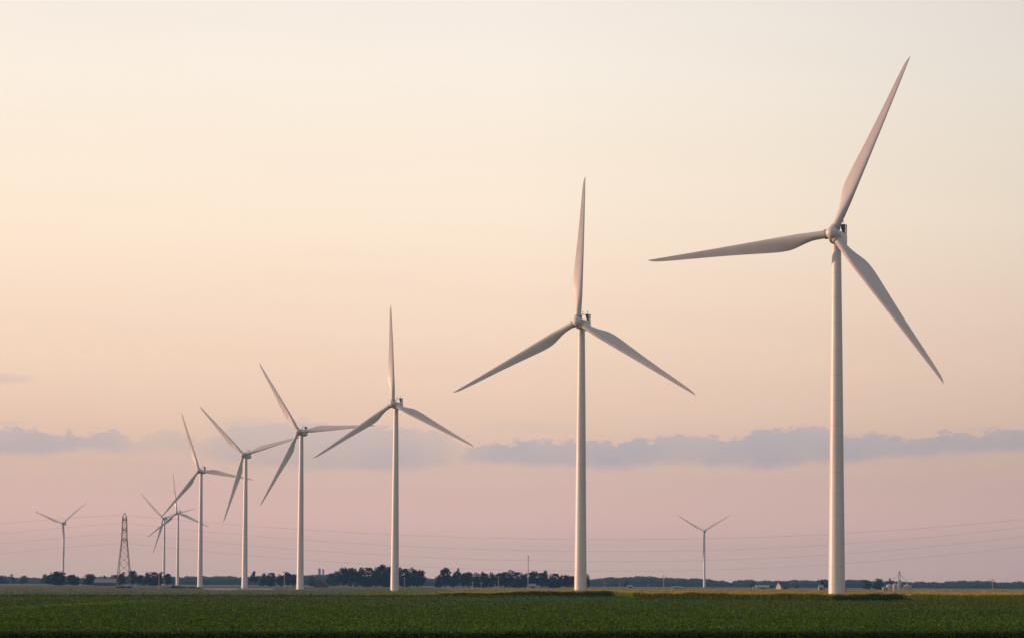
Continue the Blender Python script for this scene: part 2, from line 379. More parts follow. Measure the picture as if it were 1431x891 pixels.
Pc = np.concatenate([Pa, Pb]); wob = .12*np.sin(Pc[:, 0]*.35)+.08*np.sin(Pc[:, 0]*1.3+Pc[:, 1]*.2)
xpix = 715.5+Pc[:, 0]/Pc[:, 1]*FPX
hs = HC+wob+rng.normal(0, .09, len(Pc))+np.where(xpix > 1275, .22, 0)-np.clip((760-xpix)/270, 0, 1)*1.35
big = np.where(np.arange(len(Pc)) < n5, .11, .2)
V5, F5, i5 = corn_plants(Pc, hs, .14)
# corn interior body
gv = []; gf = []; cols = np.arange(500, 1701, 12); rows = np.linspace(0, 1, 14)
for x in cols:
    a, b = interp(x, CORNFRONT)+5.0, interp(x, CORNBACK); hh = HC-.42-min(max((760-x)/270, 0), 1)*1.28+(.2 if x > 1275 else 0)
    for r_ in rows:
        Dd = 1/((1-r_)/a+r_/b); gv.append(((x-715.5)/FPX*Dd, Dd, hh+.05*math.sin(x*.3+Dd)))
    gv.append(((x-715.5)/FPX*a, a-.05, 0))
k = len(rows)+1
for i in range(len(cols)-1):
    for j in range(len(rows)-1): gf.append((i*k+j, (i+1)*k+j, (i+1)*k+j+1, i*k+j+1))
    gf.append((i*k+k-1, (i+1)*k+k-1, (i+1)*k, i*k))
i5 = np.concatenate([i5, np.zeros(len(gf))]); F5 = np.concatenate([F5, np.array(gf)+len(V5)]); V5 = np.concatenate([V5, np.array(gv)])
tag(ob('corn_crop', np_mesh('corn_crop', V5, F5, [M['corn'], M['tassel']], i5)), 'tall yellow green corn with tan tassels behind the soybeans at right', 'corn', kind='stuff')

# grass tufts and weeds over the low field
P6, D6 = img_scatter(26000, SOYFAR, [(-900, 2300), (900, 2300)], -200, 640, .1)
P6[:, 2] = .08+rng.uniform(0, .16, len(P6)); V6, F6 = quads(P6, .4*rng.uniform(.5, 1.3, len(P6)), .5, .5)
tag(ob('meadow_grass', np_mesh('meadow_grass', V6, F6, [M['hay']])), 'short grass over the flat field beyond the soybeans', 'grass', kind='stuff')

# gravel pads and the weeds near them
def blobsheet(name, x0, x1, d0, d1, m, z=.045, rag=.12):
    pts = []; n = 40
    for i in range(n):
        a = 2*math.pi*i/n; ca, sa = math.cos(a), math.sin(a); e = 1+random.uniform(-rag, rag)
        sx = (abs(ca)**.6)*(1 if ca > 0 else -1); sy = (abs(sa)**.6)*(1 if sa > 0 else -1)
        pts.append(at((x0+x1)/2+(x1-x0)/2*sx*e, (d0+d1)/2+(d1-d0)/2*sy*e))
    return sheet(name, pts, z, m)
blobsheet('gravel_pad', 284, 334, 1270, 1790, M['gravel'])
blobsheet('gravel_pad', 334, 384, 1380, 1760, M['gravel'], .05)
blobsheet('gravel_pad', 398, 446, 1440, 1500, M['gravel'])

# ------------------------------------------------------------------ trees
def crown_mesh(name, seed, h, wd, m, nq=1500, sparse=False, conifer=False):
    r = np.random.default_rng(seed); nb = (48 if nq > 3000 else 28) if not sparse else 11; Ps = []
    lobes = []
    for i in range(nb):
        z = r.uniform(.05 if not sparse else .25, .88); rad = wd*.5*math.sqrt(max(.05, 1-((z-.36)/.68)**2))
        a = r.uniform(0, 2*math.pi); q = math.sqrt(r.uniform(0, 1))*rad*.72
        lobes.append((q*math.cos(a), q*math.sin(a), z*h, r.uniform(.12, .23)*wd*(.8 if sparse else 1), r.uniform(.08, .15)*h))
    lobes.append((0, 0, .5*h, wd*.3, h*.3)) if not sparse else None
    lobes.append((r.normal(0, wd*.06), 0, .88*h, wd*.13, h*.1))
    per = nq//len(lobes)
    for (x, y, z, rr, rz) in lobes:
        v = r.normal(0, 1, (per, 3)); v /= np.linalg.norm(v, axis=1)[:, None]; rad = r.uniform(.55, 1.12, per)**.6
        if conifer: pass
        Ps.append(np.stack([x+v[:, 0]*rr*rad, y+v[:, 1]*rr*rad, z+v[:, 2]*rz*rad], 1))
    if conifer:
        t = r.uniform(0, 1, nq)**.7; a = r.uniform(0, 2*np.pi, nq); q = t*wd*.5*np.sqrt(r.uniform(.1, 1, nq)); Ps = [np.stack([q*np.cos(a), q*np.sin(a), h*(1-t*.93)], 1)]
    P = np.concatenate(Ps); P = P[P[:, 2] > .01*h]
    V, F = quads(P, h*.072*r.uniform(.5, 1.4, len(P)), 1.0, .8)
    return np_mesh(name, V, F, [m])
def trunk_mesh(name, seed, h, wd, conifer=False):
    r = random.Random(seed); b = MB(); k = h*.022
    p = Vector((0, 0, -.2)); top = Vector((r.uniform(-.3, .3), r.uniform(-.3, .3), h*.45))
    b.tube(p, top, k*1.4, k*.8, 8); b.tube(top, top+Vector((r.uniform(-.8, .8), 0, h*.4)), k*.8, k*.15, 6)
    if not conifer:
        for i in range(6):
            a = r.uniform(0, 6.28); z0 = h*r.uniform(.28, .45); q = Vector((0, 0, z0)); e = Vector((math.cos(a)*wd*.33, math.sin(a)*wd*.33, h*r.uniform(.55, .8)))
            b.tube(q, e, k*.6, k*.12, 5)
    return b.mesh(name, M['bark'], True)
VAR = {}
def variants(kind, k, m, nq=2200, **kw):
    VAR[kind] = [(crown_mesh('crown', 100*k+i, 15, 15*q, m, nq, **kw), trunk_mesh('trunk', 100*k+i, 15, 15*q, kw.get('conifer', False)), 15, 15*q) for i, q in enumerate((.8, 1.0, 1.2, .9, 1.1))]
variants('dense', 1, M['leaf']); variants('round', 6, M['leaf'], 3600)
variants('mid', 2, M['leaf2']); variants('open', 3, M['leaf'], 1100, sparse=True); variants('russet', 4, M['leaf3'], 1200, sparse=True)
variants('conifer', 5, M['leaf'], 500, conifer=True)
tcount = 0
def tree(x, topy, wpx, D, kind, label, group=None, name=None):
    global tcount
    vs = VAR[kind]; cm, tm, h0, w0 = vs[tcount % 5]; tcount += 1
    h = px2h(D, topy, x); wm = wpx*D/FPX
    p = at(x, D); nm = name or {'conifer': 'conifer_tree'}.get(kind, 'broadleaf_tree')
    root = empty(nm, p, random.uniform(0, 6.28)); root.scale = (wm/w0*1.05, wm/w0*1.05, h/h0)
    ob('trunk', tm, root); ob('crown', cm, root)
    tag(root, label, 'tree', group); return root
T = tree
ORD = ('first', 'second', 'third', 'fourth', 'fifth', 'sixth', 'seventh', 'eighth', 'ninth', 'tenth', 'eleventh', 'twelfth', 'thirteenth', 'fourteenth', 'fifteenth', 'sixteenth', 'seventeenth', 'eighteenth', 'nineteenth', 'twentieth')
T(79, 797.5, 29, 2600, 'round', 'large dark round tree, first big one right of the leftmost small turbine tower foot')
T(101, 802, 20, 2700, 'round', 'medium round tree just right of the large dark round tree')
T(126, 801, 20, 2700, 'round', 'medium tree standing alone between the round pair and the lattice pylon')
T(17, 801, 9, 3600, 'open', 'small lollipop shaped tree sticking up near the left end of the horizon')
T(33, 803.5, 15, 3600, 'mid', 'low bushy tree right of the small lollipop tree at far left')
T(1, 803, 22, 3600, 'mid', 'bushy tree cut by the left edge of the photo')
T(63, 801.5, 14, 3600, 'mid', 'hazy tree peeking out behind the left side of the large round tree')
T(146, 803, 10, 3300, 'open', 'small airy tree left of the pylon behind the long low barn')
for i_, (x, t_, w_) in enumerate(((160, 802, 13), (171, 798, 16), (185, 797, 17), (196, 802, 12))):
    T(x, t_, w_, 2700, 'dense', f'{ORD[i_]} dark tree from the left in the clump behind the lattice pylon', 'clump behind the pylon')
for i_, (x, t_, w_) in enumerate(((204, 799, 15), (214, 798, 15), (224, 797.5, 16), (234, 801, 14))):
    T(x, t_, w_, 2600, 'dense', f'{ORD[i_]} dark tree from the left in the clump under the twin far turbines', 'clump at the twin far turbines')
T(355, 796.5, 17, 2700, 'open', 'flat topped spreading tree just right of the tower on the gravel pad')
for i_, (x, t_, w_) in enumerate(((368, 800, 14), (379, 799, 14), (391, 801, 13), (402, 799, 14), (411, 801, 12))):
    T(x, t_, w_, 2700, 'dense', f'{ORD[i_]} dark tree from the left in the clump left of the fourth tallest turbine', 'clump left of the fourth turbine')
for i_, (x, t_, w_) in enumerate(((436, 804, 14), (462, 800, 16), (470, 797, 15))):
    T(x, t_, w_, 3000, 'mid', f'{ORD[i_]} paler tree from the left in the row behind the red roofed barn', 'row behind the red roofed barn')
for i_, (x, t_, w_, D_) in enumerate(((480, 793, 20, 2600), (491, 792, 18, 2600), (503, 792, 18, 2620), (514, 791.5, 18, 2580), (525, 791, 16, 2640), (533, 788.5, 18, 2600), (545, 790, 20, 2600),
                      (557, 792, 18, 2600), (567, 793, 18, 2640), (578, 791.5, 20, 2600), (589, 796, 14, 2600), (498, 797, 24, 2560), (520, 797, 24, 2560), (541, 797, 24, 2560), (572, 798, 24, 2560))):
    T(x, t_, w_, D_, 'dense', (f'{ORD[i_]} tall dark tree from the left in the big grove at the third turbine' if i_ < 11 else f'{ORD[i_-11]} lower front tree from the left in the big grove at the third turbine'), 'grove around the third turbine')
T(622, 793, 20, 2600, 'dense', 'pointed dark tree at the left end of the long middle tree row')
T(640, 793, 14, 2600, 'russet', 'russet tinged open tree beside the pointed dark one')
T(674, 797, 10, 2700, 'russet', 'thin brownish tree rising slightly out of the middle row')
for i_, (x, t_, w_) in enumerate(((613, 804, 12), (634, 800, 16), (648, 800, 15), (655, 798, 15), (665, 799, 15), (676, 800, 16), (686, 798, 16), (697, 800, 15), (705, 798, 17), (713, 795.5, 19), (724, 798, 16), (735, 799, 16),
                  (745, 797.5, 17), (756, 799, 16), (764, 796.5, 18), (775, 800, 16), (784, 802, 15), (792, 803, 13), (799, 803.5, 12), (821, 801, 8))):
    T(x, t_, w_, 2550, 'dense', f'{ORD[i_]} dark tree from the left in the long middle row beside the second turbine', 'long middle tree row')
T(1114, 815.5, 6, 2900, 'conifer', 'small dark conical evergreen right of the white gabled house')
T(1154, 809, 9, 2600, 'russet', 'narrow reddish brown tree touching the left side of the nearest turbine tower foot')
T(1149, 810, 7, 2600, 'dense', 'narrow dark tree left of the reddish one near the nearest turbine')
T(1212, 809.5, 15, 2500, 'mid', 'left rounded tree of the pair beside the grain bins')
T(1228, 807.5, 18, 2500, 'mid', 'fuller middle tree left of the grain bins')
T(1243, 807, 9, 2520, 'open', 'narrow upright tree nearest the grain bins')
for x, t_, w_, l_ in ((875, 812, 9, 'low hazy bush like tree right of the second largest turbine foot'), (1075, 818, 16, 'wide low hazy bush between white barn and farmhouse'), (1052, 812, 10, 'hazy tree above the white box shed by the low white barn')):
    T(x, t_, w_, 3400, 'mid', l_, 'low trees among far farms')

# far woods, one hazy mass
PROF = [(-400, 806), (0, 806), (60, 808), (140, 806), (245, 806), (300, 805), (345, 806), (430, 803), (470, 803), (600, 808), (625, 806), (820, 808), (832, 809), (850, 807), (880, 806), (912, 805), (930, 808), (938, 807.5),
        (970, 808), (985, 809), (1010, 811), (1022, 814.5), (1027, 812), (1048, 809), (1060, 812), (1100, 811), (1140, 810.5), (1180, 809.5), (1200, 810.5), (1240, 812), (1280, 813), (1300, 813.5), (1330, 812.5), (1356, 811), (1375, 812), (1400, 813.5), (1431, 813), (1800, 813)]
def wood(name, D0, n, x0, x1, dy, m, label, amp):
    xs = rng.uniform(x0, x1, n); D = D0+rng.uniform(0, 160, n)
    ty = np.interp(xs, [p[0] for p in PROF], [p[1] for p in PROF])+dy
    bump = amp*(np.abs(np.sin(xs*.16))*.9+np.abs(np.sin(xs*.071+1))*1.0+.5*np.abs(np.sin(xs*.37+2)))-amp*1.2
    hh = H+((815+np.tan(ROLL)*(xs-715.5))-ty+bump)*D/FPX
    z = np.maximum(hh, 2)*(1-rng.uniform(0, 1, n)**1.7)
    P = np.stack([(xs-715.5)/FPX*D, D, z], 1); V, F = quads(P, 2.6*rng.uniform(.6, 1.4, n)*D0/5800, 1.0, .85)
    # body behind the leaves
    cols = np.arange(x0, x1, 6); gv = []; gf = []
    for x in cols:
        t_ = interp(x, PROF)+dy; b_ = amp*(abs(math.sin(x*.16))*.9+abs(math.sin(x*.071+1))+.5*abs(math.sin(x*.37+2)))-amp*1.2
        hx = max(H+(yh(x)-t_+b_)*D0/FPX-1.0, 1.5)
        for (dd, zz) in ((0, 0), (10, hx*.7), (50, hx), (110, hx), (160, 0)): gv.append(((x-715.5)/FPX*(D0+dd), D0+dd, zz))
    for i in range(len(cols)-1):
        for j in range(4): gf.append((i*5+j, (i+1)*5+j, (i+1)*5+j+1, i*5+j+1))
    F = np.concatenate([F, np.array(gf)+len(V)]); V = np.concatenate([V, np.array(gv)])
    tag(ob(name, np_mesh(name, V, F, [m])), label, 'woods', kind='stuff')
wood('distant_woodland', 5600, 42000, -380, 1800, 0, M['leaf2'], 'hazy blue grey line of far woods along the whole horizon', 1.2)
wood('distant_woodland', 3900, 15000, -380, 815, 3.2, M['leaf2'], 'nearer darker belt of far woods along the left half of the horizon', .9)
wood('distant_woodland', 4200, 16000, 800, 1800, 2.2, M['leaf2'], 'lower, slightly darker belt of far woods along the right half of the horizon', .9)

# weeds and shrubs
def shrub(x, D, wpx, h, label, group=None):
    wm = wpx*D/FPX; n = 260; r = np.random.default_rng(int(x*7))
    a = r.uniform(0, 2*np.pi, n); q = np.sqrt(r.uniform(0, 1, n))*wm/2; z = h*np.sqrt(np.clip(1-(q/(wm/2))**2, .05, 1))*r.uniform(.1, 1, n)*(.75+.25*np.sin(a*3+x))
    V, F = quads(np.stack([q*np.cos(a), q*np.sin(a)*.6, z], 1), h*.3*r.uniform(.6, 1.4, n), .8, .6)
    o = ob('shrub', np_mesh('shrub', V, F, [M['weed']]), None, at(x, D)); tag(o, label, 'shrub', group)
for i, x in enumerate((165, 170.5, 176, 181)):
    shrub(x, 1640, 7, 1.2+.4*(i % 2), 'low dark shrub growing between the legs of the lattice pylon', 'shrubs between the pylon legs')
for x, w_, h_ in ((236, 10, 1.0), (243, 9, 2.2), (251, 10, 1.6), (259, 10, 1.2), (268, 10, 1.4), (276, 9, 1.0)):
    shrub(x, 1700, w_, h_, 'low dark weed clump in the grass left of the gravel pad', 'weed clumps left of the gravel pad')

# ------------------------------------------------------------------ wind turbines
YAW = R(19.5); TILT = R(5); OVER = 3.6; RB = 41.5
def tower_r(z): return float(np.interp(z, [0, 20, 55, 78.2], [1.84, 1.62, 1.28, 1.0]))
b = MB(); b.lathe([(0.0, 0), (1.84, 0)] + [(tower_r(z), z) for z in np.linspace(0.001, 78.2, 14)] + [(0, 78.2)], 40)
tower_me = b.mesh('tower', M['white'], True, 40)
b = MB()
for z in (13.0, 33.0, 55.5): pass
def ring_me(z, dr, dz, m):
    b = MB(); r0 = tower_r(z); b.lathe([(r0-.05, -dz), (r0+dr, -dz), (r0+dr, dz), (r0-.05, dz)], 40); return b.mesh('ring', m, False)
flanges = [(z, ring_me(z, .035, .09, M['white'])) for z in (13.0, 33.5, 55.5, 77.6)]
seams = [(z, ring_me(z, .010, .03, M['seam'])) for z in (3.9, 7.7, 18.8, 23.5, 28.2, 38.6, 44.0, 49.6, 61.0, 66.5, 72.0)]
b = MB(); b.lathe([(2.6, -.3), (2.6, .18), (2.45, .25), (0, .25)], 32); base_me = b.mesh('foundation', M['gravel'], False)
# door at the tower foot
b = MB(); b.box((1.70, -.5, .9), (1.93, .5, 3.1)); door_me = b.mesh('door', M['seam'])
# nacelle in its own frame: +Y runs back from the rotor, origin at tower top centre, z=0 at hub height
def rounded_profile(w, h0, h1, r=.45, n=4):
    pts = []
    for cx, cz, a0 in ((w-r, h1-r, 0), (-w+r, h1-r, 90), (-w+r, h0+r, 180), (w-r, h0+r, 270)):
        for i in range(n+1): a = R(a0+90*i/n); pts.append((cx+r*math.cos(a), cz+r*math.sin(a)))
    return pts
b = MB(); secs = [(-2.3, .78, 0), (-2.0, .9, 0), (-1.2, 1.0, 0), (3.6, 1.0, 0), (5.0, .96, .03), (5.4, .88, .06)]; rings = []
for y, k_, dz in secs: rings.append([(px*k_, y, pz*k_+dz) for px, pz in rounded_profile(1.3, -1.6, 1.15)])
vs = [v for r_ in rings for v in r_]; m_ = len(rings[0]); fs = []
for i in range(len(rings)-1):
    for j in range(m_): fs.append((i*m_+j, i*m_+(j+1) % m_, (i+1)*m_+(j+1) % m_, (i+1)*m_+j))
fs += [tuple(range(m_)), tuple(reversed(range((len(rings)-1)*m_, len(rings)*m_)))]
b.add(vs, fs); nac_me = b.mesh('nacelle', M['white'], True, 35)
b = MB(); b.add([(-.05, 3.7, 2.98), (1.12, 3.7, 2.98), (1.12, 4.1, 2.98), (-.05, 4.1, 2.98), (.30, 3.7, 1.75), (1.12, 3.7, 1.75), (1.12, 4.1, 1.75), (.30, 4.1, 1.75), (.78, 3.7, 1.08), (1.12, 3.7, 1.08), (1.12, 4.1, 1.08), (.78, 4.1, 1.08)],
    [(0, 1, 2, 3), (0, 4, 5, 1), (1, 5, 6, 2), (2, 6, 7, 3), (3, 7, 4, 0), (4, 8, 9, 5), (5, 9, 10, 6), (6, 10, 11, 7), (7, 11, 8, 4), (8, 11, 10, 9)]); rad_me = b.mesh('radiator', M['dark'])
b = MB(); x0, x1 = 1.125, 1.27
b.add([(x0, 3.3, 1.02), (x1, 3.3, 1.02), (x1, 4.7, 1.0), (x0, 4.7, 1.0), (x0, 3.5, 3.12), (x1, 3.5, 3.12), (x1, 4.9, 3.12), (x0, 4.9, 3.12)], [(0, 3, 2, 1), (4, 5, 6, 7), (0, 1, 5, 4), (1, 2, 6, 5), (2, 3, 7, 6), (3, 0, 4, 7)])
b.box((.2, 4.13, 1.2), (1.12, 4.25, 3.02)); fin_me = b.mesh('cooler_fin', M['white'])
b = MB(); b.box((-1.25, 3.62, 2.985), (1.12, 4.0, 3.12)); b.tube((-1.15, 3.8, 1.1), (-1.15, 3.8, 2.98), .09, n=6); b.tube((-1.15, .8, 1.1), (-1.15, .8, 1.9), .05, n=6); b.tube((-1.15, .8, 1.9), (-1.15, 3.8, 2.2), .05, n=6)
rail_me = b.mesh('cooler_frame', M['dark'])
b = MB(); b.tube((0, 0, 0), (0, 0, .75), .045, n=6); b.tube((-.2, 0, .6), (.2, 0, .6), .04, n=6); b.lathe([(0, .68), (.12, .72), (.12, .86), (0, .92)], 8); mast_me = b.mesh('wind_sensor', M['dark'], True)
b = MB(); b.box((-.8, 1.6, -1.8), (.8, 3.9, -1.58)); hatch_me = b.mesh('underside_hatch', M['dark'])
# hub / spinner, axis along -Y from rotor centre
b = MB(); prof = [(0.0, -2.15), (.35, -2.12), (.75, -1.98), (1.1, -1.7), (1.38, -1.25), (1.55, -.7), (1.62, 0), (1.62, .75), (1.5, 1.15), (1.2, 1.3), (0, 1.3)]
b.lathe(prof, 32, axis='y'); hub_me = b.mesh('hub', M['white'], True, 50)
b = MB(); b.tube((0, 0, 1.2), (0, 0, 1.78), 1.12, 1.08, 24); cuff_me = b.mesh('blade_root_collar', M['seam'], True, 40)
# blade
def blade_mesh():
    st = [(1.4, 1.8, 1.0, 0), (2.4, 1.8, .98, 1), (3.4, 1.95, .86, 3), (4.6, 2.3, .68, 6), (6.0, 2.65, .54, 9), (7.5, 2.98, .44, 11), (9.0, 3.22, .36, 11.3), (10.5, 3.34, .31, 10.8), (12.5, 3.28, .28, 9.8), (15.5, 2.96, .255, 7.8),
          (20, 2.46, .225, 5.8), (24, 2.05, .21, 4.4), (28, 1.70, .20, 3.2), (32, 1.38, .19, 2.3), (35.5, 1.10, .18, 1.6), (38.3, .86, .17, 1.0), (40.2, .62, .17, .6), (41.1, .36, .17, .4), (41.5, .08, .2, .3)]
    zs = np.linspace(1.4, 41.5, 400); tab = np.array(st); cols = [np.interp(zs, tab[:, 0], tab[:, k_]) for k_ in (1, 2, 3)]
    ker = np.hanning(37); ker /= ker.sum()
    cols = [np.convolve(np.pad(c_, 18, mode='reflect', reflect_type='odd'), ker, 'valid') for c_ in cols]
    zz = np.concatenate([np.linspace(1.4, 18, 26), np.linspace(19, 38, 14), [39, 40, 40.7, 41.2, 41.5]])
    st = [(z, max(.06, float(np.interp(z, zs, cols[0]))), float(np.interp(z, zs, cols[1])), float(np.interp(z, zs, cols[2]))) for z in zz]
    ns = 28; vs = []; fs = []
    for (z, c, th, tw) in st:
        blend = min(1, max(0, (z-1.8)/8.0)); blend = blend*blend*(3-2*blend)
        le = .95+ .10*blend*0 - .0*z; le = np.interp(z, [1.4, 8, 41.5], [.95, 1.0, .12])   # leading edge stays nearly straight
        for i in range(ns):
            a = 2*math.pi*i/ns; ca, sa = math.cos(a), math.sin(a)
            # circle
            cx, cy = ca*.9, sa*.9
            # airfoil: xc 0 (LE) .. 1 (TE)
            xc = .5*(1-ca); yt = 5*th*(.2969*math.sqrt(xc)-.126*xc-.3516*xc**2+.2843*xc**3-.1036*xc**4); cam_ = .03*4*xc*(1-xc)
            yy = (yt if sa >= 0 else -yt)+cam_
            ax, ay = le-xc*c, yy*c
            X = cx*(1-blend)+ax*blend; Y = cy*(1-blend)+ay*blend
            t_ = R(tw+3.0)*1.0
            # nose turned upwind (-Y)
            xr, yr = X*math.cos(t_)+Y*math.sin(t_), -X*math.sin(t_)+Y*math.cos(t_)
            yr -= .0009*max(0, z-8)**2*.9        # pre-bend upwind
            vs.append((xr, yr, z))
    for k_ in range(len(st)-1):
        for i in range(ns): fs.append((k_*ns+i, k_*ns+(i+1) % ns, (k_+1)*ns+(i+1) % ns, (k_+1)*ns+i))
    fs.append(tuple(range(ns-1, -1, -1))); fs.append(tuple(range((len(st)-1)*ns, len(st)*ns)))
    b = MB(); b.add(vs, fs); return b.mesh('blade', M['blade'], True, 60)
blade_me = blade_mesh()
def turbine(xh, yhub, angs, label, rs=1.0, far=False):
    r = ray(xh, yhub); t = (80+.3-H)/r.z; hubp = Vector((r.x*t, r.y*t, 80.3))
    a = Vector((-math.sin(YAW), -math.cos(YAW), 0)); base = hubp - a*OVER; base.z = 0
    root = empty('wind_turbine', base); tag(root, label, 'wind turbine', 'wind turbines of the wind farm')
    tw = ob('tower', tower_me, root)
    for z, me in flanges: ob('flange', me, tw, (0, 0, z))
    if not far:
        for z, me in seams: ob('weld_seam', me, tw, (0, 0, z))
        ob('door', door_me, tw)
    ob('foundation', base_me, root)
    rot = Matrix.Rotation(-YAW, 4, 'Z')
    nac = ob('nacelle', nac_me, root); nac.matrix_local = Matrix.Translation((0, 0, 80)) @ rot
    for nm, me in (('radiator', rad_me), ('cooler_fin', fin_me), ('cooler_frame', rail_me), ('underside_hatch', hatch_me)): ob(nm, me, nac)
    ob('wind_sensor', mast_me, nac, (-.9, 3.8, 3.11)); ob('wind_sensor', mast_me, nac, (.6, 3.8, 3.11)); ob('beacon', mast_me, nac, (-.9, -1.2, 1.10))
    rt = Matrix.Translation(-a*0+a*OVER+Vector((0, 0, 80.3))) @ rot @ Matrix.Rotation(-TILT, 4, 'X')
    hb = ob('hub', hub_me, root); hb.matrix_local = rt @ Matrix.Diagonal((.93, .93, .93, 1))
    app = YAW - math.atan((xh-715.5)/FPX)
    a0 = R(angs[0]); ths = []
    for i, an in enumerate(angs):
        ai = R(an)+0.0
        th = math.atan2(math.sin(ai)/math.cos(app), math.cos(ai)); ths.append(th)
    # one rigid rotor: mean phase of the three, blades exactly 120 degrees apart
    ph = [(th-i*2*math.pi/3) for i, th in enumerate(ths)]
    m = math.atan2(sum(map(math.sin, ph)), sum(map(math.cos, ph)))
    for i in range(3):
        th = m+i*2*math.pi/3
        bm_ = rt @ Matrix.Rotation(th, 4, 'Y')
        bo = ob('blade', blade_me, root); bo.matrix_local = bm_ @ Matrix.Diagonal((1, 1, rs*1.028, 1)); 
        ob('blade_root_collar', cuff_me, bo)
    return root
TB = [
 (1163.8, 326, (24, 144, 262), 'largest and nearest white wind turbine, at the right', .985),
 (807.3, 449, (2.6, 121.5, 240.5), 'second largest white wind turbine, one blade pointing straight up, right of centre', 1.01),
 (549, 563.5, (357, 117.4, 236), 'third largest white wind turbine, in front of the large dark grove', 1.0),
 (417.3, 602.5, (327.5, 86, 207), 'fourth largest turbine, one blade level to the right, left of the grove', 1.0),
 (340, 635, (315.5, 72, 196.5), 'turbine on the gravel pad with blades up left, right and straight down left', 1.0),
 (278, 657, (341, 98.7, 219), 'turbine at the left edge of the gravel pad, standing right of the twin far turbines', 1.0),
 (247, 716, (352, 112, 231), 'small far turbine, right and taller one of the overlapping twin pair', 1.03),
 (228, 724, (315, 72, 196), 'small far turbine, left and lower one of the overlapping twin pair', 1.03),
 (87, 731, (49, 175, 290), 'small far turbine at the far left behind the large dark round tree', 1.05),
 (983.5, 741.5, (64, 178.5, 298), 'smallest lone far turbine between the two largest ones', 1.06)]
for i, (x, y, an, lb, rs) in enumerate(TB): turbine(x, y, an, lb, rs, far=i > 3)

# ------------------------------------------------------------------ transmission pylon and its wires
PD = 1655; pb = at(173, PD); PH = px2h(PD, 716, 173)
def hw(z): return float(np.interp(z, [0, 28, PH-2.6, PH], [4.2, 1.55, 1.15, .12]))
pr = empty('lattice_pylon', pb); tag(pr, 'tall narrow steel lattice power pylon standing in the field at left', 'pylon')
lv = [0, 3.6, 9, 14, 18.3, 22, 25, 28, 30.2, 32.4, 34.6, 36.8, 39, 41, PH-2.6]
for sx in (-1, 1):
    for sy in (-1, 1):
        b = MB()
        for z0, z1 in zip([0, 28, PH-2.6], [28, PH-2.6, PH]): b.tube((sx*hw(z0), sy*hw(z0), z0), (sx*hw(z1), sy*hw(z1), z1), .16 if z0 < 28 else .13, n=5)
        ob('leg', b.mesh('leg', M['steel']), pr)
b = MB()
for i in range(1, len(lv)-1):
    z0, z1 = lv[i], lv[i+1]; a0, a1 = hw(z0), hw(z1); rr = .075 if z0 < 28 else .06
    for (p, q, p2, q2) in (((-1, -1), (1, -1), (-1, -1), (1, -1)), ((1, -1), (1, 1), 0, 0), ((1, 1), (-1, 1), 0, 0), ((-1, 1), (-1, -1), 0, 0)):
        b.tube((p[0]*a0, p[1]*a0, z0), (q[0]*a1, q[1]*a1, z1), rr, n=4); b.tube((q[0]*a0, q[1]*a0, z0), (p[0]*a1, p[1]*a1, z1), rr, n=4)
        b.tube((p[0]*a0, p[1]*a0, z0), (q[0]*a0, q[1]*a0, z0), rr, n=4)
br = ob('lattice_bracing', b.mesh('lattice_bracing', M['steel']), pr)
ARMZ = [px2h(PD, y, 173)+1.6 for y in (730, 744, 758)]
for az_ in ARMZ:
    for s_ in (-1, 1):
        b = MB(); w0 = hw(az_); tip = Vector((0, s_*5.2, az_+.3))
        for sx in (-1, 1):
            b.tube((sx*w0, s_*w0, az_-.2), tip, .11, n=4); b.tube((sx*w0, s_*w0, az_+1.5), tip, .09, n=4)
        b.tube((-w0*.5, s_*3.1, az_), (w0*.5, s_*3.1, az_), .08, n=4)
        arm = ob('crossarm', b.mesh('crossarm', M['steel']), pr)
        b = MB(); b.lathe([(.05, 0), (.05, -.15)]+[(.16 if k_ % 2 else .08, -.2-.13*k_) for k_ in range(11)]+[(0, -1.7)], 8, c=(0, s_*5.2, az_+.2)); ob('insulator', b.mesh('insulator', M['steel'], True), arm)
# wire: photo points on either side of the pylon
def wire(name, yp, ylow, yr, yl0, dy, label, group, r):
    def solve(x, y, D):
        rr = ray(x, y); t = D/rr.y; return Vector((rr.x*t, D, H+rr.z*t))
    pts = []
    def DD(x): return PD+dy+(x-173)*(-.10)
    X = [-260, -170, -90, 0, 60, 120, 173]
    yl = lambda x: yp+(yl0-yp)*((173-x)/173)**1 - .00009*(173-x)*(x-0)*1 if x >= 0 else yl0+(yl0-yp)/173*(-x)*.75-.00012*x*x*0
    for x in X[:-1]: pts.append(solve(x, yl(x), PD+dy))
    pts.append(solve(173, yp, PD+dy))
    k1 = (ylow-yp)/(862-173)**2; k2 = (ylow-yr)/(1431-862)**2
    for x in np.linspace(173, 1560, 60)[1:]:
        y = ylow-(k1 if x < 862 else k2)*(x-862)**2; pts.append(solve(x, y, DD(x)))
    b = MB()
    for i in range(len(pts)-1): b.tube(pts[i], pts[i+1], r, n=4, cap=False)
    tag(ob(name, b.mesh(name, M['wire'])), label, 'power line', group)
for lvl, (yp, yl_, yr, y0) in enumerate(((730, 770, 736, 745), (744, 784, 749, 759), (758, 797.5, 763, 773))):
    nm = ('uppermost', 'middle', 'lowest')[lvl]
    for s_ in (-1, 1):
        wire('power_line', yp, yl_, yr, y0, s_*5.2, f'thin sagging conductor at the {nm} crossarm level of the lattice pylon', f'conductors at the {nm} crossarm level', .042)
wire('ground_wire', 719, 753.5, 725, 731, 0, 'faintest, topmost thin wire running over the very tip of the lattice pylon', None, .045)

